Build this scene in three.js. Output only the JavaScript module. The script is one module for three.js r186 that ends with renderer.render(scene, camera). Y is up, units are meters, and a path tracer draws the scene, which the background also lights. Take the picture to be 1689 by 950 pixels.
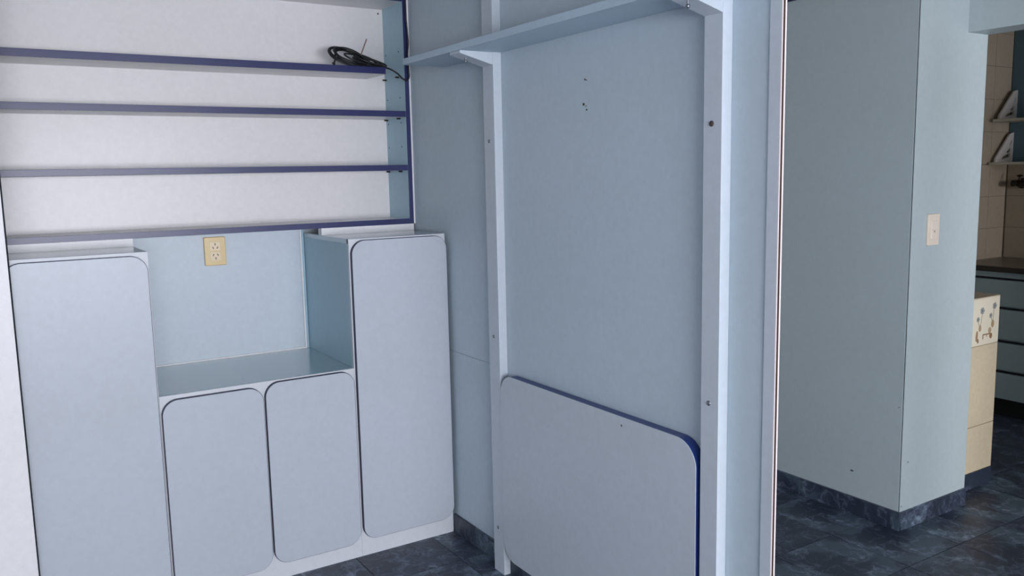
import * as THREE from 'three';
import { RoundedBoxGeometry } from 'three/addons/geometries/RoundedBoxGeometry.js';
import { mergeGeometries } from 'three/addons/utils/BufferGeometryUtils.js';
import { RectAreaLightUniformsLib } from 'three/addons/lights/RectAreaLightUniformsLib.js';

// ---------------------------------------------------------------- camera, sky, window light, exposure
const scene = new THREE.Scene();
const camera = new THREE.PerspectiveCamera(2 * Math.atan(475 / 1397.9) * 180 / Math.PI, 1689 / 950, 0.05, 60);
camera.rotation.order = 'YXZ';
camera.rotation.set(-0.13412, -0.56412, -0.02063);
camera.position.set(-1.6066, 1.5, 3.5328);
scene.add(camera);

scene.background = new THREE.Color().setRGB(0.955, 0.975, 1.055);     // even overcast sky
scene.backgroundIntensity = 6;
RectAreaLightUniformsLib.init();
const WIN = { x0: -3.0, x1: 0.5, y0: 0.65, y1: 1.9, z: 6.5 };              // window of the room
const KWIN_ADDED = { x0: 2.4, x1: 3.7, y0: 0.9, y1: 2.0, z: 6.5 };               // unseen kitchen opening, added to let light into the kitchen
const daylight = new THREE.RectAreaLight(new THREE.Color().setRGB(0.955, 0.975, 1.055), 14, WIN.x1 - WIN.x0 - 0.1, WIN.y1 - WIN.y0 - 0.1);
daylight.name = 'window_daylight';
daylight.position.set((WIN.x0 + WIN.x1) / 2, (WIN.y0 + WIN.y1) / 2, WIN.z - 0.01);
daylight.lookAt(daylight.position.x, daylight.position.y, 0);
scene.add(daylight);
const kitchenFill = new THREE.RectAreaLight(daylight.color, 14, KWIN_ADDED.x1 - KWIN_ADDED.x0 - 0.1, KWIN_ADDED.y1 - KWIN_ADDED.y0 - 0.1);  // fill light in the added opening, brightens the kitchen
kitchenFill.name = 'kitchen_fill_light';
kitchenFill.position.set((KWIN_ADDED.x0 + KWIN_ADDED.x1) / 2, (KWIN_ADDED.y0 + KWIN_ADDED.y1) / 2, KWIN_ADDED.z - 0.01);
kitchenFill.lookAt(kitchenFill.position.x, kitchenFill.position.y, 0);
scene.add(kitchenFill);

const renderer = new THREE.WebGLRenderer({ antialias: true });
renderer.toneMapping = THREE.LinearToneMapping;
renderer.toneMappingExposure = 0.95;
renderer.shadowMap.enabled = true;

// ---------------------------------------------------------------- seeded noise and textures
let seed = 7;
const rnd = () => { seed = (seed * 1664525 + 1013904223) >>> 0; return seed / 4294967296; };
function noiseField(n, cells, s0) {                                   // periodic value noise, n x n
  seed = s0; const g = new Float32Array(cells * cells).map(() => rnd());
  const out = new Float32Array(n * n);
  for (let j = 0; j < n; j++) for (let i = 0; i < n; i++) {
    const x = i / n * cells, y = j / n * cells, xi = x | 0, yi = y | 0;
    let fx = x - xi, fy = y - yi; fx = fx * fx * (3 - 2 * fx); fy = fy * fy * (3 - 2 * fy);
    const a = g[yi * cells + xi], b = g[yi * cells + (xi + 1) % cells], c = g[((yi + 1) % cells) * cells + xi], d = g[((yi + 1) % cells) * cells + (xi + 1) % cells];
    out[j * n + i] = a + (b - a) * fx + (c - a) * fy + (a - b - c + d) * fx * fy;
  }
  return out;
}
function fbm(n, c0, oct, s0) {
  const out = new Float32Array(n * n); let amp = 1, tot = 0;
  for (let o = 0; o < oct; o++) { const f = noiseField(n, c0 << o, s0 + o * 131); for (let i = 0; i < out.length; i++) out[i] += f[i] * amp; tot += amp; amp *= 0.55; }
  for (let i = 0; i < out.length; i++) out[i] /= tot;
  return out;
}
function dataTex(n, fn, srgb) {
  const d = new Uint8Array(n * n * 4);
  for (let i = 0; i < n * n; i++) { const c = fn(i); d[4 * i] = c[0]; d[4 * i + 1] = c[1]; d[4 * i + 2] = c[2]; d[4 * i + 3] = 255; }
  const t = new THREE.DataTexture(d, n, n); t.wrapS = t.wrapT = THREE.RepeatWrapping; t.magFilter = THREE.LinearFilter; t.minFilter = THREE.LinearMipmapLinearFilter; t.generateMipmaps = true;
  if (srgb) t.colorSpace = THREE.SRGBColorSpace;
  t.needsUpdate = true; return t;
}
const clamp = (v) => Math.max(0, Math.min(255, Math.round(v)));
const grainA = fbm(512, 64, 3, 11), grainB = fbm(512, 4, 4, 57);
const grainMap = dataTex(512, (i) => { const v = 246 + (grainA[i] - 0.5) * 8 + (grainB[i] - 0.5) * 5; return [clamp(v), clamp(v), clamp(v + (grainB[i] - 0.5) * 3)]; }, true);
const peelMap = dataTex(512, (i) => { const v = 128 + (grainA[i] - 0.5) * 200; return [clamp(v), clamp(v), clamp(v)]; }, false);
const speckMap = dataTex(512, (i) => { const v = 240 + (grainA[i] - 0.5) * 14 + (grainB[i] - 0.5) * 22; return [clamp(v), clamp(v - 1), clamp(v - 2)]; }, true);

function slateMap(k) {                                                // blue-black marbled slate tile
  const n = 512, a = fbm(n, 3, 5, 100 + k * 17), b = fbm(n, 6, 5, 300 + k * 29), w = fbm(n, 5, 4, 900 + k * 7), f = fbm(n, 96, 2, 500 + k);
  return dataTex(n, (i) => {
    const x = i % n, y = (i / n) | 0, j = ((y + ((w[i] - 0.5) * 120 | 0) + n) % n) * n + (x + ((a[i] - 0.5) * 160 | 0) + n) % n;
    const vein = Math.pow(1 - Math.min(1, Math.abs(b[j] - 0.5) * 9), 3), patch = THREE.MathUtils.smoothstep(a[j], 0.42, 0.66);
    const pale = THREE.MathUtils.smoothstep(w[j] * 0.6 + b[i] * 0.4, 0.56, 0.70);
    const g = (f[i] - 0.5) * 12;
    return [clamp(44 + patch * 26 + vein * 40 + pale * 42 + g), clamp(52 + patch * 33 + vein * 37 + pale * 46 + g), clamp(66 + patch * 32 + vein * 42 + pale * 48 + g)];
  }, true);
}
const slateMaps = [0, 1, 2, 3, 4].map(slateMap);

// ---------------------------------------------------------------- materials
const std = (hex, rough, o = {}) => new THREE.MeshStandardMaterial({ color: hex, roughness: rough, metalness: 0, ...o });
const phys = (hex, rough, o = {}) => new THREE.MeshPhysicalMaterial({ color: hex, roughness: rough, metalness: 0, ...o });
const painted = { map: grainMap, bumpMap: peelMap, bumpScale: 0.00007 };
const M = {
  door: std('#bdc4cd', 0.36, painted),
  frame: std('#d7dae0', 0.4, painted),
  white: std('#ecebec', 0.4, painted),
  backWhite: std('#e2e0e0', 0.34, painted),
  niche: std('#c8d2db', 0.36, painted),
  blue: std('#b9cedd', 0.5, painted),
  blueWall: std('#c1d0da', 0.42, painted),
  side: std('#aac9d7', 0.45, painted),
  gloss: phys('#93acb5', 0.2, { clearcoat: 1, clearcoatRoughness: 0.2 }),
  post: std('#c7d0d9', 0.4, painted),
  navy: std('#24295a', 0.32),
  navyDark: std('#1d2547', 0.5),
  royal: std('#203678', 0.32),
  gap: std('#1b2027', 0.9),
  column: std('#bac7c9', 0.42, painted),
  ceiling: std('#a8a8a6', 0.9, painted),  // out of view; greyed so less light bounces onto the upper walls
  roomWall: std('#cfd6dc', 0.8, painted),
  kitchenTile: std('#b3a590', 0.35, { map: speckMap }),
  kitchenTeal: std('#607c85', 0.7, painted),
  grout: std('#857a69', 0.95),
  floorGrout: std('#6a6068', 0.95),
  cream: std('#dccdae', 0.35, { map: speckMap }),
  creamPlain: std('#d8c8ab', 0.6, { map: speckMap }),
  drawer: std('#a6babd', 0.5, painted),
  counter: std('#7d7068', 0.35, { map: speckMap }),
  counterEdge: std('#33302f', 0.5),
  dark: std('#131517', 0.8),
  kShelf: std('#c7c2b0', 0.5, painted),
  plastic: std('#cfc7bf', 0.4),
  outlet: phys('#d9bd83', 0.3, { clearcoat: 0.4, clearcoatRoughness: 0.2 }),
  outletIn: phys('#e2cba6', 0.3, { clearcoat: 0.3, clearcoatRoughness: 0.2 }),
  slot: std('#4a3a2a', 0.8),
  switchPlate: std('#e6dac8', 0.4),
  switchKey: std('#e9dccd', 0.35),
  steel: std('#8c9298', 0.35, { metalness: 0.9 }),
  rust: std('#4b3f3c', 0.7, { metalness: 0.3 }),
  cable: std('#17171a', 0.45),
  copper: std('#8a6a66', 0.5),
  core: std('#46322b', 0.95, { map: speckMap }),
  pinkEdge: std('#eadfe0', 0.6),
  ironDark: std('#2d2723', 0.4, { metalness: 0.6 }),
};
const slateMats = slateMaps.map((t) => new THREE.MeshStandardMaterial({ color: '#ffffff', map: t, roughness: 0.42 }));

// ---------------------------------------------------------------- helpers
const taken = new Map();
function numbered(name) { const k = taken.get(name) ?? 0; taken.set(name, k + 1); return k ? `${name}_${String(k).padStart(3, '0')}` : name; }
const childNames = new WeakMap();
function worldPos(o) { const p = new THREE.Vector3(); for (let q = o; q && q !== scene; q = q.parent) p.add(q.position); return p; }
function metreUV(g, ox = 0, oy = 0) {                                 // uv in metres, by the way each face points
  const p = g.attributes.position, n = g.attributes.normal, uv = new Float32Array(p.count * 2);
  for (let i = 0; i < p.count; i++) {
    const ax = Math.abs(n.getX(i)), ay = Math.abs(n.getY(i)), az = Math.abs(n.getZ(i));
    const [u, v] = ax >= ay && ax >= az ? [p.getZ(i), p.getY(i)] : ay >= az ? [p.getX(i), p.getZ(i)] : [p.getX(i), p.getY(i)];
    uv[2 * i] = u + ox; uv[2 * i + 1] = v + oy;
  }
  g.setAttribute('uv', new THREE.BufferAttribute(uv, 2));
  return g;
}
function box(x0, x1, y0, y1, z0, z1, r = 0) {
  const w = x1 - x0, h = y1 - y0, d = z1 - z0;
  const g = r ? new RoundedBoxGeometry(w, h, d, 2, Math.min(r, w / 2.1, h / 2.1, d / 2.1)) : new THREE.BoxGeometry(w, h, d);
  g.translate((x0 + x1) / 2, (y0 + y1) / 2, (z0 + z1) / 2);
  return metreUV(g);
}
function roundRect(x0, x1, y0, y1, r) {
  const s = new THREE.Shape();
  s.moveTo(x0 + r, y0); s.lineTo(x1 - r, y0); s.absarc(x1 - r, y0 + r, r, -Math.PI / 2, 0); s.lineTo(x1, y1 - r); s.absarc(x1 - r, y1 - r, r, 0, Math.PI / 2);
  s.lineTo(x0 + r, y1); s.absarc(x0 + r, y1 - r, r, Math.PI / 2, Math.PI); s.lineTo(x0, y0 + r); s.absarc(x0 + r, y0 + r, r, Math.PI, Math.PI * 1.5);
  return s;
}
function extrude(shape, depth, bevel = 0, seg = 12) {
  return new THREE.ExtrudeGeometry(shape, { depth: depth - 2 * bevel, bevelEnabled: bevel > 0, bevelThickness: bevel, bevelSize: bevel, bevelOffset: -bevel, bevelSegments: 2, curveSegments: seg }).translate(0, 0, bevel);
}
function shade(m) { m.castShadow = true; m.receiveShadow = true; return m; }
// a mesh under parent; the geometry is given in the scene's coordinates
function part(name, geometry, material, parent, label) {
  const g = Array.isArray(geometry) ? mergeGeometries(geometry.map((q) => { const e = q.index ? q.toNonIndexed() : q; return e; })) : geometry;
  const w = worldPos(parent); g.translate(-w.x, -w.y, -w.z);
  const m = shade(new THREE.Mesh(g, material));
  const used = childNames.get(parent) ?? new Map(); childNames.set(parent, used);
  const k = used.get(name) ?? 0; used.set(name, k + 1);
  m.name = k ? `${name}_${String(k).padStart(3, '0')}` : name;
  if (label) m.userData.label = label;
  parent.add(m); return m;
}
function thing(name, label, category, pos, group) {
  const o = new THREE.Group(); o.name = numbered(name); o.position.set(...pos);
  o.userData = { label, category }; if (group) o.userData.group = group;
  scene.add(o); return o;
}
function struct(name, geometry, material, label, category, pos = [0, 0, 0]) {
  let o;
  if (geometry) { const g = Array.isArray(geometry) ? mergeGeometries(geometry.map((q) => q.index ? q.toNonIndexed() : q)) : geometry; g.translate(-pos[0], -pos[1], -pos[2]); o = shade(new THREE.Mesh(g, material)); } else o = new THREE.Group();
  o.name = name; o.position.set(...pos); o.userData = { kind: 'structure', label, category }; scene.add(o); return o;
}

// ---------------------------------------------------------------- measures read off the photograph
const H = 2.55;                                       // ceiling
const ZD = 0.205, ZC = 0.49, ZDOOR = 0.5085;          // bookcase front, cabinet carcass front, door front
const YT = 1.266, YL = 0.7663;                        // tall cabinet top, low cabinet top
const XL = -1.58, XLR = -1.1222, XRL = -0.4117, XR = 0.0;
const BB = 0.0786;

// ---------------------------------------------------------------- setting: floor
const floor = struct('floor', box(-3.3, 4.2, -0.12, -0.0035, -0.2, WIN.z + 0.15), M.floorGrout, 'dark blue slate-look tiled floor with thin joints', 'floor');
{
  const P = 0.34, gap = 0.003, ox = -0.4415, oz = 1.4247;
  const variants = [0, 1, 2, 3].map((q) => {
    const g = new THREE.BoxGeometry(P - gap, 0.009, P - gap);
    const top = new RoundedBoxGeometry(P - gap, 0.009, P - gap, 1, 0.0012);
    const p = top.attributes.position, uv = new Float32Array(p.count * 2);
    for (let i = 0; i < p.count; i++) { let u = p.getX(i) / P + 0.5, v = p.getZ(i) / P + 0.5; for (let k = 0; k < q; k++) [u, v] = [v, 1 - u]; uv[2 * i] = u; uv[2 * i + 1] = v; }
    top.setAttribute('uv', new THREE.BufferAttribute(uv, 2)); g.dispose(); return top;
  });
  seed = 4242; let k = 0;
  for (let i = -4; i <= 12; i++) for (let j = -4; j <= 6; j++) {
    const m = shade(new THREE.Mesh(variants[(rnd() * 4) | 0], slateMats[(rnd() * 5) | 0]));
    m.position.set(ox + (i + 0.5) * P, -0.0045 + (rnd() - 0.5) * 0.0004, oz + (j + 0.5) * P);
    if (m.position.x > 4.0 - P / 2) continue;
    m.name = k ? `tile_${String(k).padStart(3, '0')}` : 'tile'; k++;
    floor.add(m);
  }
}

// ---------------------------------------------------------------- setting: shell
struct('ceiling', box(-3.3, 4.2, H, H + 0.12, -0.2, WIN.z + 0.15), M.ceiling, 'plain ceiling above the room, greyed to cut its bounce light', 'ceiling');
struct('wall_back', box(-3.3, 4.2, 0, H, -0.16, -0.04), M.roomWall, 'pale wall behind the shelves and cabinets', 'wall');
struct('wall_side', box(-3.3, -3.18, 0, H, -0.04, WIN.z), M.roomWall, 'plain side wall outside the picture', 'wall');
{
  const z0 = WIN.z, z1 = WIN.z + 0.15;
  struct('wall_front', [
    box(-3.3, WIN.x0, 0, H, z0, z1), box(WIN.x1, KWIN_ADDED.x0, 0, H, z0, z1), box(KWIN_ADDED.x1, 4.2, 0, H, z0, z1),
    box(WIN.x0, WIN.x1, 0, WIN.y0, z0, z1), box(WIN.x0, WIN.x1, WIN.y1, H, z0, z1), box(KWIN_ADDED.x0, KWIN_ADDED.x1, 0, KWIN_ADDED.y0, z0, z1), box(KWIN_ADDED.x0, KWIN_ADDED.x1, KWIN_ADDED.y1, H, z0, z1)],
    M.roomWall, 'wall behind the photographer with its window and the added kitchen window', 'wall');
  [[WIN, 'window_1', 'wide white framed window behind the photographer'], [KWIN_ADDED, 'window_2', 'white framed window added out of view to light the kitchen']].forEach(([q, name, lab]) => {
    const w = struct(name, null, null, lab, 'window', [(q.x0 + q.x1) / 2, q.y0, z0 + 0.07]), t = 0.05, a = z0 + 0.04, b = z0 + 0.1;
    part('window_frame', [box(q.x0, q.x1, q.y0, q.y0 + t, a, b), box(q.x0, q.x1, q.y1 - t, q.y1, a, b), box(q.x0, q.x0 + t, q.y0 + t, q.y1 - t, a, b), box(q.x1 - t, q.x1, q.y0 + t, q.y1 - t, a, b)], M.white, w);
  });
}
// white return left of the cabinets
const wl = struct('wall_left', box(-3.18, -1.5285, 0, H, 0.516, 0.541), M.white, 'white upright wall panel at the left edge of the cabinets', 'wall');
part('gap_shadow_strip', box(-1.5285, -1.5235, 0, H, 0.517, 0.535), M.gap, wl, 'thin dark strip drawn as the shadow line along the panel edge');  // dark strip stands in for the shadow in the gap beside the panel

// partition on the right: left panel, wide panel, trim and end
const wr = struct('wall_right', null, null, 'pale blue board partition with posts, seams and a raw end', 'wall', [0, 0, 1.2]);
part('wall_panel', box(0.012, 0.03, 0.7838, H, -0.04, 0.92), M.blueWall, wr);
part('wall_panel', box(0.012, 0.03, 0, 0.7824, -0.04, 0.92), M.blueWall, wr);
part('seam_backing', box(0.0135, 0.0295, 0.7824, 0.7838, -0.04, 0.92), M.gap, wr, 'dark seam between two wall panels');
part('wall_panel', box(0, 0.0035, 0, H, 0.9, 2.155), M.blueWall, wr);
part('panel_core', [box(0.0035, 0.0045, 0, H, 0.92, 2.155), box(-0.0032, 0.0045, 0, H, 2.155, 2.1807)], M.core, wr, 'raw brown board core at the partition end');
part('back_skin', box(0.0045, 0.0095, 0, H, 0.92, 2.181), M.pinkEdge, wr, 'pale rear skin of the partition');
part('edge_trim', [box(-0.006, -0.0033, 0, H, 2.1455, 2.1785, 0.0008), box(-0.0033, -0.0001, 0, H, 2.1455, 2.1545)], M.post, wr, 'flat pale trim strip beside the partition end');
part('trim_edge', box(-0.006, -0.0033, 0, H, 2.1785, 2.1815), M.pinkEdge, wr, 'pinkish white edge of the trim strip');
for (const [y, z, r] of [[1.7788, 1.4326, 0.0028], [1.776, 1.44, 0.0018], [1.7053, 1.4254, 0.0045], [1.6879, 1.4403, 0.003], [1.699, 1.437, 0.0018]]) {
  const g = new THREE.CylinderGeometry(r, r * 0.9, 0.0016, 10).rotateZ(Math.PI / 2).translate(-0.0006, y, z);
  part('screw_hole', g, M.slot, wr, 'small dark hole in the wall panel');
}
// wall in the middle (beyond the partition), clad with two boards and a dark joint at the corner
const wm = struct('wall_middle', box(1.526, 1.996, 0, H, -0.04, 1.548), M.gap, 'grey-blue wall end standing beyond the partition', 'wall');
part('wall_panel', box(1.5212, 1.5262, BB, H, -0.04, 1.5435), M.column, wm, 'long side of the wall');
part('wall_panel', box(1.5225, 2.0, BB, H, 1.5482, 1.5505), M.column, wm, 'pale end face of the wall');
for (const [y, z, s] of [[0.191, 1.3211, 0.007], [0.52, 1.53, 0.003]]) part('scuff_mark', new THREE.SphereGeometry(s, 8, 6).scale(0.12, 0.5, 1.3).translate(1.5211, y, z), M.rust, wm);
for (const [x, y, s] of [[1.567, 0.285, 0.007], [1.533, 0.1, 0.005]]) part('scuff_mark', new THREE.SphereGeometry(s, 8, 6).scale(1, 0.7, 0.12).translate(x, y, 1.5506), std('#8d979c', 0.8), wm);
struct('trim_1', box(1.505, 1.521, 2.226, H, -0.04, 1.5), M.navyDark, 'dark band high on the grey-green wall', 'trim');
// lintel over the kitchen doorway and the wall it lands on
struct('trim_2', box(1.853, 2.0, 2.0275, H, 1.5508, 2.4), M.column, 'blue-grey lintel above the kitchen doorway', 'lintel');
struct('wall_kitchen_side', box(1.853, 2.0, 0, H, 2.4, WIN.z), M.roomWall, 'wall between the room and the kitchen', 'wall');

// baseboards of the same slate tile
function skirting(name, pieces, label) {
  const s = struct(name, null, null, label, 'baseboard'); let i = 0;
  for (const p of pieces) {
    const g = box(...p, 0.0012), q = g.attributes.uv; for (let k = 0; k < q.count; k++) q.setXY(k, q.getX(k) * 2.6 + i * 0.37, q.getY(k) * 2.6);
    part('skirting_tile', g, slateMats[i++ % 5], s);
  }
}
skirting('baseboard_right', [[0.0025, 0.0115, 0, BB, 0.492, 0.667], [0.0025, 0.0115, 0, BB, 0.6695, 0.8815], [-0.0085, -0.0005, 0, BB, 0.9545, 1.29], [-0.0085, -0.0005, 0, BB, 1.2925, 1.63], [-0.0085, -0.0005, 0, BB, 1.6325, 1.963], [-0.0085, -0.0005, 0, BB, 2.027, 2.1445]], 'dark slate tile baseboard along the blue partition');
skirting('baseboard_middle', [[1.511, 1.526, 0, BB, 0.38, 0.717], [1.511, 1.526, 0, BB, 0.7195, 1.0572], [1.511, 1.526, 0, BB, 1.0598, 1.3968], [1.511, 1.526, 0, BB, 1.3992, 1.558],
  [1.5265, 1.7735, 0, BB, 1.5465, 1.559], [1.776, 2.0, 0, BB, 1.5465, 1.559]], 'dark slate tile baseboard round the grey-blue wall end');

// ---------------------------------------------------------------- kitchen beyond the doorway
const KX = 4.0, KZ = 0.618;
function tiledWall(name, body, label, axis, a0, a1, y0, y1, face) {
  const w = struct(name, body, M.grout, label, 'wall'); const T = 0.2, g = 0.003; let n = 0;
  const rows = []; for (let y = y0; y < y1 - 0.02; y += T) rows.push([y, Math.min(y + T, y1)]);
  for (const [yb, yt] of rows) for (let a = a0; a < a1 - 0.02; a += T) {
    const e = Math.min(a + T, a1);
    const geo = axis === 'x' ? box(a + g / 2, e - g / 2, yb + g / 2, yt - g / 2, face - 0.003, face + 0.004, 0.001) : box(face - 0.004, face + 0.003, yb + g / 2, yt - g / 2, a + g / 2, e - g / 2, 0.001);
    part('tile', geo, M.kitchenTile, w); n++;
  }
  return w;
}
tiledWall('wall_kitchen_back', box(2.0, 4.0, 0, H, 0.5, KZ - 0.004), 'brownish tiled back wall of the kitchen', 'x', 3.0, 3.9955, 0.895, 2.495, KZ - 0.004);
const wk = tiledWall('wall_kitchen_right', box(4.004, 4.2, 0, H, -0.04, WIN.z), 'kitchen wall tiled below and painted dark teal above', 'z', 0.6225, 1.4225, 0.895, 1.495, 4.004);
part('painted_panel', box(3.998, 4.004, 1.4965, H, KZ + 0.002, 3.4), M.kitchenTeal, wk, 'dark teal paint above the tiles');
{ // half-height tiled wall end behind the wall in the middle
  const hw = struct('wall_low', box(2.0, 2.371, 0, 0.894, 0.62, 1.459), M.creamPlain, 'cream half-height wall end with a painted flower tile', 'half wall');
  const cv = document.createElement('canvas'); cv.width = cv.height = 256; const c = cv.getContext('2d');
  c.fillStyle = '#e2d9c2'; c.fillRect(0, 0, 256, 256);
  const U = (px) => (px - 1606) / 41 * 256, Vv = (py) => (py - 487) / 77 * 256;
  const blob = (px, py, rx, ry, col, rot = 0) => { c.fillStyle = col; c.beginPath(); c.ellipse(U(px), Vv(py), rx * 6.2, ry * 3.3, rot, 0, 7); c.fill(); };
  for (const [px, py, s] of [[1620, 508, 1], [1639, 503, 1], [1614, 521, 0.75], [1633.5, 518, 0.75]]) {   // four grey-blue flowers
    for (let k = 0; k < 5; k++) blob(px + Math.cos(k * 1.257) * 1.7 * s, py + Math.sin(k * 1.257) * 3 * s, 1.7 * s, 2.8 * s, '#8f9390');
    blob(px, py, 1 * s, 1.7 * s, '#5d646e');
  }
  c.strokeStyle = '#8d8a70'; c.lineWidth = 5; for (const [a, b, d, e] of [[1620, 512, 1618, 534], [1614, 524, 1617, 534], [1638, 507, 1637, 528], [1634, 521, 1637, 530]]) { c.beginPath(); c.moveTo(U(a), Vv(b)); c.lineTo(U(d), Vv(e)); c.stroke(); }
  blob(1617.5, 536, 2.2, 5.5, '#a99377'); blob(1613, 548, 1.7, 9, '#9b7f5f', 0.1); blob(1615, 556, 1.4, 4, '#8d6f50', -0.2);
  blob(1637, 532, 2.3, 6.5, '#a58c6a'); blob(1633, 542, 2.6, 5, '#b09778'); blob(1635, 551, 2.4, 4.5, '#8a6a4b');
  c.fillStyle = '#8b6d50'; c.fillRect(U(1622), Vv(546.5), U(1634) - U(1622), 7); c.fillRect(U(1622), Vv(547), 9, 26); c.fillRect(U(1628), Vv(547), 6, 16); c.fillRect(U(1635), Vv(547), 9, 30);
  const ft = new THREE.CanvasTexture(cv); ft.colorSpace = THREE.SRGBColorSpace;
  const xs = [[2.0, 2.1515], [2.1545, 2.3735]], ys = [[BB, 0.2965], [0.2995, 0.6755], [0.6785, 0.8975]];
  for (const [a, b] of xs) for (const [d, e] of ys) {
    const flower = b > 2.3 && e > 0.8, g = box(a, b, d, e, 1.459, 1.4655, 0.001);
    if (flower) { const p = g.attributes.position, uv = g.attributes.uv; for (let i = 0; i < p.count; i++) uv.setXY(i, (p.getX(i) - a) / (b - a), (p.getY(i) - d) / (e - d)); }
    part('tile', g, flower ? std('#ffffff', 0.35, { map: ft }) : M.cream, hw, flower ? 'cream tile painted with grey flowers and brown pots' : undefined);
  }
  part('wall_cap', box(2.0, 2.3735, 0.894, 0.8995, 0.62, 1.4655, 0.001), M.creamPlain, hw);
  for (const [a, b] of [[2.0, 2.185], [2.188, 2.3735]]) part('skirting_tile', box(a, b, 0, BB - 0.003, 1.459, 1.469, 0.001), slateMats[2], hw, 'dark slate base tile');
}
{ // drawer unit, worktop, two shelves with brackets, tap
  const Z1 = 1.62, X0 = 3.46;
  const d = thing('drawer_cabinet', 'blue-grey kitchen drawer cabinet under the brown worktop', 'cabinet', [3.73, 0, (KZ + Z1) / 2]);
  part('carcass', box(X0 + 0.02, 3.99, 0.11, 0.868, KZ + 0.003, Z1), M.drawer, d);
  part('toe_kick', box(X0 + 0.05, 3.99, 0, 0.11, KZ + 0.003, Z1), M.dark, d, 'black recessed toe kick');
  const ys = [[0.114, 0.268], [0.29, 0.45], [0.472, 0.648], [0.67, 0.822]];
  for (const [a, b] of ys) { const w = part('drawer', box(X0, X0 + 0.02, a, b, KZ + 0.006, Z1 - 0.004, 0.002), M.drawer, d); part('finger_pull', box(X0 + 0.012, X0 + 0.0198, b + 0.001, b + 0.012, KZ + 0.006, Z1 - 0.004), M.gap, w, 'dark finger groove over the drawer'); }
  part('top_rail', box(X0 + 0.004, X0 + 0.02, 0.835, 0.868, KZ + 0.006, Z1 - 0.004, 0.001), M.drawer, d);
  const c = thing('worktop', 'brown kitchen worktop with a dark front edge', 'worktop', [3.73, 0.87, (KZ + Z1) / 2]);
  part('slab', box(3.443, 3.999, 0.87, 0.9025, KZ + 0.001, Z1 + 0.01, 0.002), M.counter, c);
  part('front_edge', box(3.437, 3.443, 0.869, 0.9, KZ + 0.001, Z1 + 0.01, 0.001), M.counterEdge, c, 'dark front edge strip');
  const shelfAt = (y, lab, dz) => {
    const s = thing('kitchen_shelf', lab, 'shelf', [3.875, y, 1.0]);
    part('board', box(3.75, 3.998, y - 0.016, y, 0.64 + dz, 1.5, 0.002), M.kShelf, s);
    for (const z of [0.642 + dz, 1.35]) {
      const sh = new THREE.Shape(); sh.moveTo(0, 0); sh.lineTo(0.20, 0); sh.lineTo(0.20, 0.022); sh.lineTo(0.045, 0.175); sh.lineTo(0.0, 0.185); sh.lineTo(0, 0);
      const holes = [[0.035, 0.045, 0.13, 0.028], [0.035, 0.08, 0.095, 0.05], [0.022, 0.13, 0.05, 0.105]];
      for (const [cx, cy, ex, ey] of holes) { const h = new THREE.Path(); h.moveTo(cx, cy - 0.012); h.lineTo(ex, ey - 0.012); h.lineTo(ex - 0.012, ey + 0.006); h.lineTo(cx, cy + 0.013); h.lineTo(cx, cy - 0.012); sh.holes.push(h); }
      const g = extrude(sh, 0.012, 0.001, 4); const mm = new THREE.Matrix4().makeScale(-1, 1, 1);
      // mirrored across x: rebuilt by turning half round so that faces keep their side
      g.rotateY(Math.PI).translate(3.997, y, z + 0.014); metreUV(g);
      part('bracket', g, M.plastic, s, 'white pierced triangular bracket standing on the shelf');
    }
  };
  shelfAt(1.7705, 'upper narrow kitchen shelf with a white pierced bracket', 0.004);
  shelfAt(1.5085, 'lower narrow kitchen shelf just above the dark tap', -0.006);
  const t = thing('wall_tap', 'dark metal tap fixed on the kitchen wall tiles', 'tap', [3.998, 1.375, 0.74]);
  part('flange', new THREE.CylinderGeometry(0.03, 0.034, 0.014, 20).rotateZ(Math.PI / 2).translate(3.9915, 1.375, 0.715), M.ironDark, t);
  part('valve_body', [new THREE.CylinderGeometry(0.017, 0.017, 0.09, 16).rotateZ(Math.PI / 2).translate(3.94, 1.375, 0.715), new THREE.CylinderGeometry(0.02, 0.02, 0.09, 16).rotateX(Math.PI / 2).translate(3.93, 1.375, 0.735)], M.ironDark, t);
  part('handle', [new THREE.CylinderGeometry(0.006, 0.006, 0.03, 10).translate(3.93, 1.405, 0.735), new THREE.SphereGeometry(0.013, 12, 8).scale(1.5, 0.6, 1.5).translate(3.93, 1.422, 0.735)], M.ironDark, t);
}

// ---------------------------------------------------------------- base cabinets
function door(parent, x0, x1, y0, y1, r) {
  const i = 0.0016, g = extrude(roundRect(x0 + i, x1 - i, y0 + i, y1 - i, r - i), 0.0022, 0.0005).translate(0, 0, ZDOOR - 0.0016);
  const d = part('door', metreUV(g), M.door, parent);
  const e = extrude(roundRect(x0, x1, y0, y1, r), 0.0160).translate(0, 0, ZDOOR - 0.0176);
  part('edge_band', metreUV(e), M.navyDark, d, 'dark edge of the door');
  return d;
}
function carcass(t, x0, x1, yt, topMat, sides = [true, true]) {
  const b = 0.018;
  part('side_panel', box(x0, x0 + b, 0, yt - b, -0.02, 0.474), M.side, t);
  part('side_panel', box(x1 - b, x1, 0, yt - b, -0.02, 0.474), M.side, t);
  part('top_panel', box(x0, x1, yt - b, yt, -0.02, 0.4835, 0.0006), topMat, t, 'glossy pale blue top');
  part('back_panel', box(x0 + b, x1 - b, 0.09, yt - b, -0.02, -0.012), M.side, t);
  part('bottom_panel', box(x0 + b, x1 - b, 0.072, 0.09, -0.012, 0.474), M.side, t);
}
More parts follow.
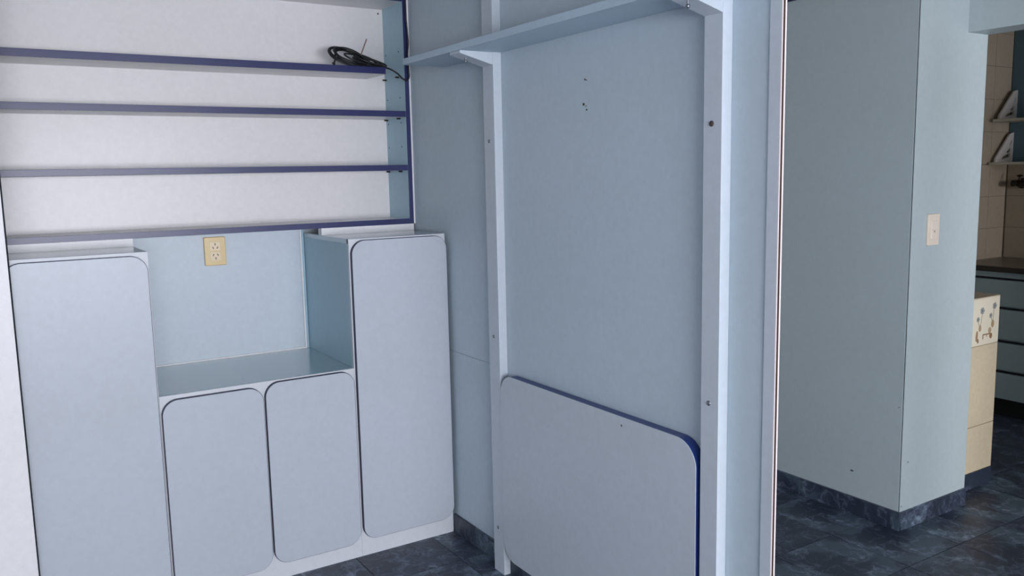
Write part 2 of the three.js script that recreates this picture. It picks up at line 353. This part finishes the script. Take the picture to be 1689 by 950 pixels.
function faceFrame(t, x0, x1, yt, holes) {
  const s = new THREE.Shape(); s.moveTo(x0, 0.0); s.lineTo(x1, 0.0); s.lineTo(x1, yt); s.lineTo(x0, yt); s.lineTo(x0, 0.0);
  for (const [a, b, c, d] of holes) { const h = new THREE.Path(); h.moveTo(a, c); h.lineTo(a, d); h.lineTo(b, d); h.lineTo(b, c); h.lineTo(a, c); s.holes.push(h); }
  part('front_frame', metreUV(extrude(s, ZC - 0.474).translate(0, 0, 0.474)), M.frame, t, 'white front frame and plinth');
}
const topOff = 0.0;
{
  const t = thing('tall_cabinet', 'tall pale cabinet next to the white wall panel, a chip on its door', 'cabinet', [(XL + XLR) / 2, 0, 0.23], 'tall cabinets');
  carcass(t, XL, XLR, YT, M.gloss); faceFrame(t, XL, XLR, YT - 0.0005, [[XL + 0.04, XLR - 0.04, 0.12, 1.2]]);
  const d = door(t, -1.548, -1.127, 0.06, 1.2555, 0.055);
  part('chip_mark', new THREE.SphereGeometry(0.004, 8, 6).scale(1.2, 0.7, 0.1).translate(-1.4973, 0.7083, ZDOOR), M.rust, d, 'small dark chip in the laminate');
}
{
  const t = thing('tall_cabinet', 'tall pale cabinet in the corner by the blue partition, its rounded door closed', 'cabinet', [(XRL + XR) / 2, 0, 0.23], 'tall cabinets');
  carcass(t, XRL, XR, YT, M.gloss); faceFrame(t, XRL, XR, YT - 0.0005, [[XRL + 0.04, XR - 0.04, 0.12, 1.2]]);
  door(t, -0.4075, -0.002, 0.0705, 1.2605, 0.055);
}
{
  const t = thing('low_cabinet', 'low pale cabinet with two rounded doors between the tall cabinets', 'cabinet', [(XLR + XRL) / 2, 0, 0.23]);
  const a = XLR + 0.0006, b = XRL - 0.0006;
  carcass(t, a, b, YL, M.gloss); faceFrame(t, a, b, YL - 0.0005, [[a + 0.03, -0.79, 0.12, 0.71], [-0.74, b - 0.03, 0.12, 0.71]]);
  door(t, -1.1185, -0.7705, 0.058, 0.7525, 0.055);
  door(t, -0.7640, -0.4190, 0.0645, 0.7615, 0.055);
  part('splashback', box(a, b - 0.012, YL, 1.2945, -0.03, -0.02), M.niche, t, 'pale blue back panel of the niche');
  part('bead', box(a, b - 0.014, YL, YL + 0.006, -0.02, -0.012, 0.0015), M.white, t, 'thin white bead at the foot of the niche');
  part('bead', box(b - 0.020, b - 0.013, YL + 0.006, 1.2945, -0.02, -0.012, 0.0015), M.white, t, 'thin white bead in the niche corner');
  part('corner_gap', box(b - 0.012, b - 0.001, YL, 1.2945, -0.03, -0.02), M.side, t);
}

// ---------------------------------------------------------------- wall bookcase above the cabinets
{
  const X0 = -1.75, XI = -0.0145, XO = 0.0045, Y0 = 1.295, Y1 = 1.3175, YTOP = 2.2206;
  const t = thing('bookcase', 'wall bookcase with blue edged shelves above the pale cabinets', 'bookcase', [-0.87, Y0, 0.1]);
  part('back_panel', box(X0, XI, Y1, YTOP, -0.012, 0), M.backWhite, t, 'off-white back panel');
  const bp = part('bottom_panel', box(X0, XO, Y0, Y1, -0.02, ZD - 0.002), M.backWhite, t);
  part('edge_band', box(X0, XO, Y0, Y1, ZD - 0.002, ZD, 0.0006), M.navy, bp, 'dark blue front edge');
  const tp = part('top_panel', box(X0, XO, YTOP, YTOP + 0.025, -0.02, ZD - 0.002), M.backWhite, t);
  part('edge_band', box(X0, XO, YTOP, YTOP + 0.025, ZD - 0.002, ZD, 0.0006), M.navy, tp, 'dark blue front edge');
  const sp = part('side_panel', box(XI, XO, Y1, YTOP, -0.02, ZD - 0.002), M.side, t);
  part('edge_band', box(XI, XO, Y1, YTOP, ZD - 0.002, ZD, 0.0006), M.navy, sp, 'dark blue front edge');
  part('side_panel', box(X0 - 0.019, X0, Y0, YTOP + 0.025, -0.02, ZD), M.side, t);
  part('filler_strip', box(XO, 0.0118, Y0, YTOP + 0.025, 0.10, ZD - 0.001), M.white, t, 'white filler strip against the wall');
  for (const y of [2.0235, 1.832, 1.7265, 1.624]) for (const z of [0.022, 0.152]) part('pin_hole', new THREE.CylinderGeometry(0.0032, 0.0032, 0.001, 10).rotateZ(Math.PI / 2).translate(XI - 0.0003, y, z), M.gap, sp, 'dark shelf pin hole');
  part('screw', new THREE.SphereGeometry(0.004, 10, 6).scale(1, 1, 0.4).translate(-0.034, 2.203, 0.0), M.rust, t, 'small dark screw head');
  const shelves = [[1.9484, 0.027, -0.100], [1.7721, 0.0245, XI - 0.0005], [1.5465, 0.0235, XI - 0.0005]];
  for (const [y, h, xe] of shelves) {
    const s = part('shelf', box(X0 + 0.001, xe, y - h, y, 0.001, ZD - 0.004), M.backWhite, t);
    part('edge_band', box(X0 + 0.001, xe, y - h, y, ZD - 0.004, ZD - 0.0015, 0.0008), M.navy, s, 'dark blue front edge');
    for (const z of [0.018, 0.145]) part('shelf_pin', new THREE.CylinderGeometry(0.0035, 0.0035, 0.016, 10).rotateZ(Math.PI / 2).translate(XI - 0.008, y - h - 0.0036, z), M.ironDark, s, 'dark shelf pin');
  }
  part('riser', box(-1.6, -1.1225, YT + 0.0002, Y0, 0.165, ZD - 0.002), M.white, t, 'white block on the left cabinet');
  part('riser', box(-0.4115, 0.0045, YT + 0.0002, Y0, 0.165, ZD - 0.002), M.white, t, 'white block on the corner cabinet');
}

// ---------------------------------------------------------------- posts, shelf and folding table on the partition
function bolt(parent, x, y, z, mat, r = 0.0062, label) {
  const g = new THREE.SphereGeometry(r, 14, 8, 0, Math.PI * 2, 0, Math.PI / 2).scale(1, 0.6, 1).rotateZ(Math.PI / 2).translate(x, y, z);
  return part('bolt', g, mat, parent, label);
}
const PP = -0.0341;
{
  const a = thing('wall_post', 'pale square post at the far end of the folding table', 'post', [PP / 2, 0, 0.918], 'posts on the partition');
  part('post_board', box(PP, -0.0002, 0, H, 0.8825, 0.9533, 0.0015), M.post, a);
  for (const y of [1.6154, 0.9103, 0.1782]) bolt(a, PP, y, 0.916, M.steel, 0.0068);
  const b = thing('wall_post', 'pale square post nearest the doorway, with one dark bolt hole', 'post', [PP / 2, 0, 1.994], 'posts on the partition');
  part('post_board', box(PP, -0.0002, 0, H, 1.9636, 2.0258, 0.0015), M.post, b);
  bolt(b, PP, 1.613, 1.992, M.rust, 0.0075, 'dark rusty bolt'); bolt(b, PP, 0.898, 1.9923, M.steel, 0.0070); bolt(b, PP, 0.178, 1.992, M.steel, 0.0070);
}
{
  const SX = -0.1703, YB = 1.9185, YTp = 1.9413, Z0 = 0.516, Z1 = 2.14;
  const t = thing('wall_shelf', 'long pale blue shelf running along the partition on two brackets', 'shelf', [SX / 2, YB, 1.2]);
  const s = new THREE.Shape(); const pts = [[SX, Z0], [SX, Z1], [-0.001, Z1], [-0.001, 2.0265], [PP - 0.0008, 2.0265], [PP - 0.0008, 1.9628], [-0.001, 1.9628], [-0.001, 0.954], [PP - 0.0008, 0.954], [PP - 0.0008, 0.8818], [0.011, 0.8818], [0.011, Z0]];
  pts.forEach(([x, z], i) => i ? s.lineTo(x, -z) : s.moveTo(x, -z)); s.closePath();
  const g = extrude(s, YTp - YB, 0.0008).rotateX(-Math.PI / 2).translate(0, YB, 0); metreUV(g);
  part('shelf_board', g, M.blue, t);
  for (const [z0, z1] of [[0.8825, 0.9533], [1.9636, 2.0258]]) {
    const b = new THREE.Shape(); b.moveTo(PP - 0.0005, YB - 0.0003); b.lineTo(SX + 0.006, YB - 0.0003); b.lineTo(SX + 0.006, YB - 0.0095); b.lineTo(PP - 0.0005, YB - 0.043); b.closePath();
    const br = part('bracket', metreUV(extrude(b, z1 - z0, 0.001, 4).translate(0, 0, z0)), M.post, t, 'pale wedge-shaped bracket under the shelf');
    const zm = (z0 + z1) / 2 + 0.005, xb = -0.125, yb = YB - 0.0095 - (xb - SX - 0.006) / (PP - SX - 0.006) * 0.0335;
    part('bolt', [new THREE.CylinderGeometry(0.003, 0.003, 0.014, 10).translate(xb, yb - 0.005, zm), new THREE.SphereGeometry(0.0058, 12, 8).translate(xb, yb - 0.0125, zm)], M.steel, br, 'steel bolt hanging from the bracket');
  }
}
{
  const Z0 = 0.9555, Z1 = 1.950, Y0 = 0.076, Y1 = 0.7792, XF = -0.0362, th = 0.0335, r = 0.075;
  const t = thing('folding_table', 'pale fold-down table board with rounded corners and blue edge between two posts', 'table', [XF, Y0, (Z0 + Z1) / 2]);
  const flat = (depth, x, bev) => metreUV(extrude(roundRect(-Z1, -Z0, Y0, Y1, r), depth, bev, 20).rotateY(Math.PI / 2).translate(x, 0, 0));
  const board = part('tabletop', flat(0.002, XF, 0.0006), M.post, t);
  part('edge_band', flat(th - 0.002, XF + 0.002, 0), M.royal, t, 'royal blue edge');
  part('chip_mark', new THREE.SphereGeometry(0.005, 8, 6).scale(0.1, 0.8, 0.6).translate(XF, 0.7522, 1.642), M.rust, board, 'small dark chip');
  for (const z of [1.15, 1.75]) part('hinge', box(XF + th - 0.0005, -0.0002, 0.40, 0.46, z - 0.03, z + 0.03), M.steel, t);
}

// ---------------------------------------------------------------- outlet, switch, cable
{
  const cx = -0.7865, cy = 1.2125, z = -0.02;
  const t = thing('power_outlet', 'yellowed double power outlet in the niche below the shelves', 'outlet', [cx, cy - 0.06, z]);
  part('plate', extrude(roundRect(cx - 0.0425, cx + 0.0425, cy - 0.058, cy + 0.058, 0.005), 0.012, 0.003).translate(0, 0, z + 0.0002), M.outlet, t);
  for (const s of [1, -1]) {
    const y = cy + s * 0.0205, m = part('socket', box(cx - 0.0215, cx + 0.0215, y - 0.0185, y + 0.0185, z + 0.010, z + 0.0142, 0.0012), M.outletIn, t, 'pale socket insert');
    const slot = (dx, dy, rot) => part('slot', new THREE.BoxGeometry(0.003, 0.0095, 0.001).rotateZ(rot).translate(cx + dx, y + dy, z + 0.0143), M.slot, m, 'dark pin slot');
    slot(0, s * 0.008, 0); slot(-0.0085, -s * 0.006, s * 0.5); slot(0.0085, -s * 0.006, -s * 0.5);
  }
}
{
  const cx = 1.661, cy = 1.2415, z = 1.5505;
  const t = thing('light_switch', 'cream light switch on the end of the grey-blue wall', 'switch', [cx, cy - 0.06, z]);
  part('plate', extrude(roundRect(cx - 0.039, cx + 0.039, cy - 0.0635, cy + 0.0635, 0.004), 0.009, 0.0025).translate(0, 0, z + 0.0002), M.switchPlate, t);
  for (const y of [cy + 0.019, cy - 0.019]) part('rocker', box(cx - 0.018, cx + 0.018, y - 0.017, y + 0.017, z + 0.008, z + 0.0125, 0.0015), M.switchKey, t);
  const ar = new THREE.Shape(); ar.moveTo(-0.004, 0.003); ar.lineTo(0.004, 0.003); ar.lineTo(0, -0.004); ar.closePath();
  part('pointer_mark', new THREE.ExtrudeGeometry(ar, { depth: 0.0006, bevelEnabled: false }).translate(cx, cy - 0.008, z + 0.0124), M.slot, t);
}
{
  const R = 0.0036, Y = 1.9484 + R + 0.0003; seed = 99;
  const t = thing('cable', 'black cable coiled on the top bookcase shelf with its tail hanging to the wall', 'cable', [-0.2, 1.9487, 0.13]);
  const pts = []; const V = (x, y, z) => pts.push(new THREE.Vector3(x, y, z));
  const loops = 15, per = 16; let from = null, to = [0, 0, 0, 0, 0, 0].map(() => rnd() - 0.5);
  V(-0.315, Y, 0.185); V(-0.318, Y + 0.006, 0.172); V(-0.305, Y + 0.012, 0.158);
  for (let k = 4; k <= loops * per; k++) {
    if (!from || k % per === 0) { from = to; to = [0, 0, 0, 0, 0, 0].map(() => rnd() - 0.5); }
    const l = k / per, a = Math.PI * 1.1 - l * Math.PI * 2, m = THREE.MathUtils.smoothstep(l, 7.6, 8.6), f = THREE.MathUtils.smoothstep((k % per) / per, 0, 1);
    const j = from.map((v, i) => v + (to[i] - v) * f), mix = (p, q) => p + (q - p) * m;
    const cx = mix(-0.238, -0.140) + j[0] * 0.034, rx = mix(0.074, 0.056) + j[1] * 0.045, ry = mix(0.029, 0.0195) + j[2] * 0.024, cy = 1.9484 + mix(0.047, 0.031) + j[3] * 0.008;
    const x = cx + Math.cos(a) * rx, y = cy + Math.sin(a) * ry - (x - cx) * (0.17 + j[5] * 0.14);
    V(x, Math.max(Y, y), 0.13 - Math.sin(a) * 0.035 + j[4] * 0.05);
  }
  V(-0.098, 1.9535, 0.165); V(-0.075, 1.946, 0.185); V(-0.045, 1.926, 0.2); V(-0.03, 1.907, 0.2105); V(-0.012, 1.8985, 0.2125); V(-0.002, 1.9045, 0.2125); V(0.002, 1.917, 0.2125);
  V(0.001, 1.935, 0.2125); V(0.0, 1.96, 0.2125); V(-0.002, 2.0, 0.2105); V(0.003, 2.05, 0.211); V(0.001, 2.10, 0.2105); V(-0.003, 2.16, 0.2105); V(-0.004, 2.24, 0.21);
  const curve = new THREE.CatmullRomCurve3(pts, false, 'centripetal');
  const g = new THREE.TubeGeometry(curve, 1100, R, 7);
  const m = part('cord', g, M.cable, t);
  part('wire_end', new THREE.TubeGeometry(new THREE.CatmullRomCurve3([new THREE.Vector3(-0.178, 2.0, 0.13), new THREE.Vector3(-0.163, 2.035, 0.13), new THREE.Vector3(-0.148, 2.07, 0.13)]), 8, 0.0026, 7), M.copper, t, 'pinkish brown wire end standing up');
}

renderer.render(scene, camera);
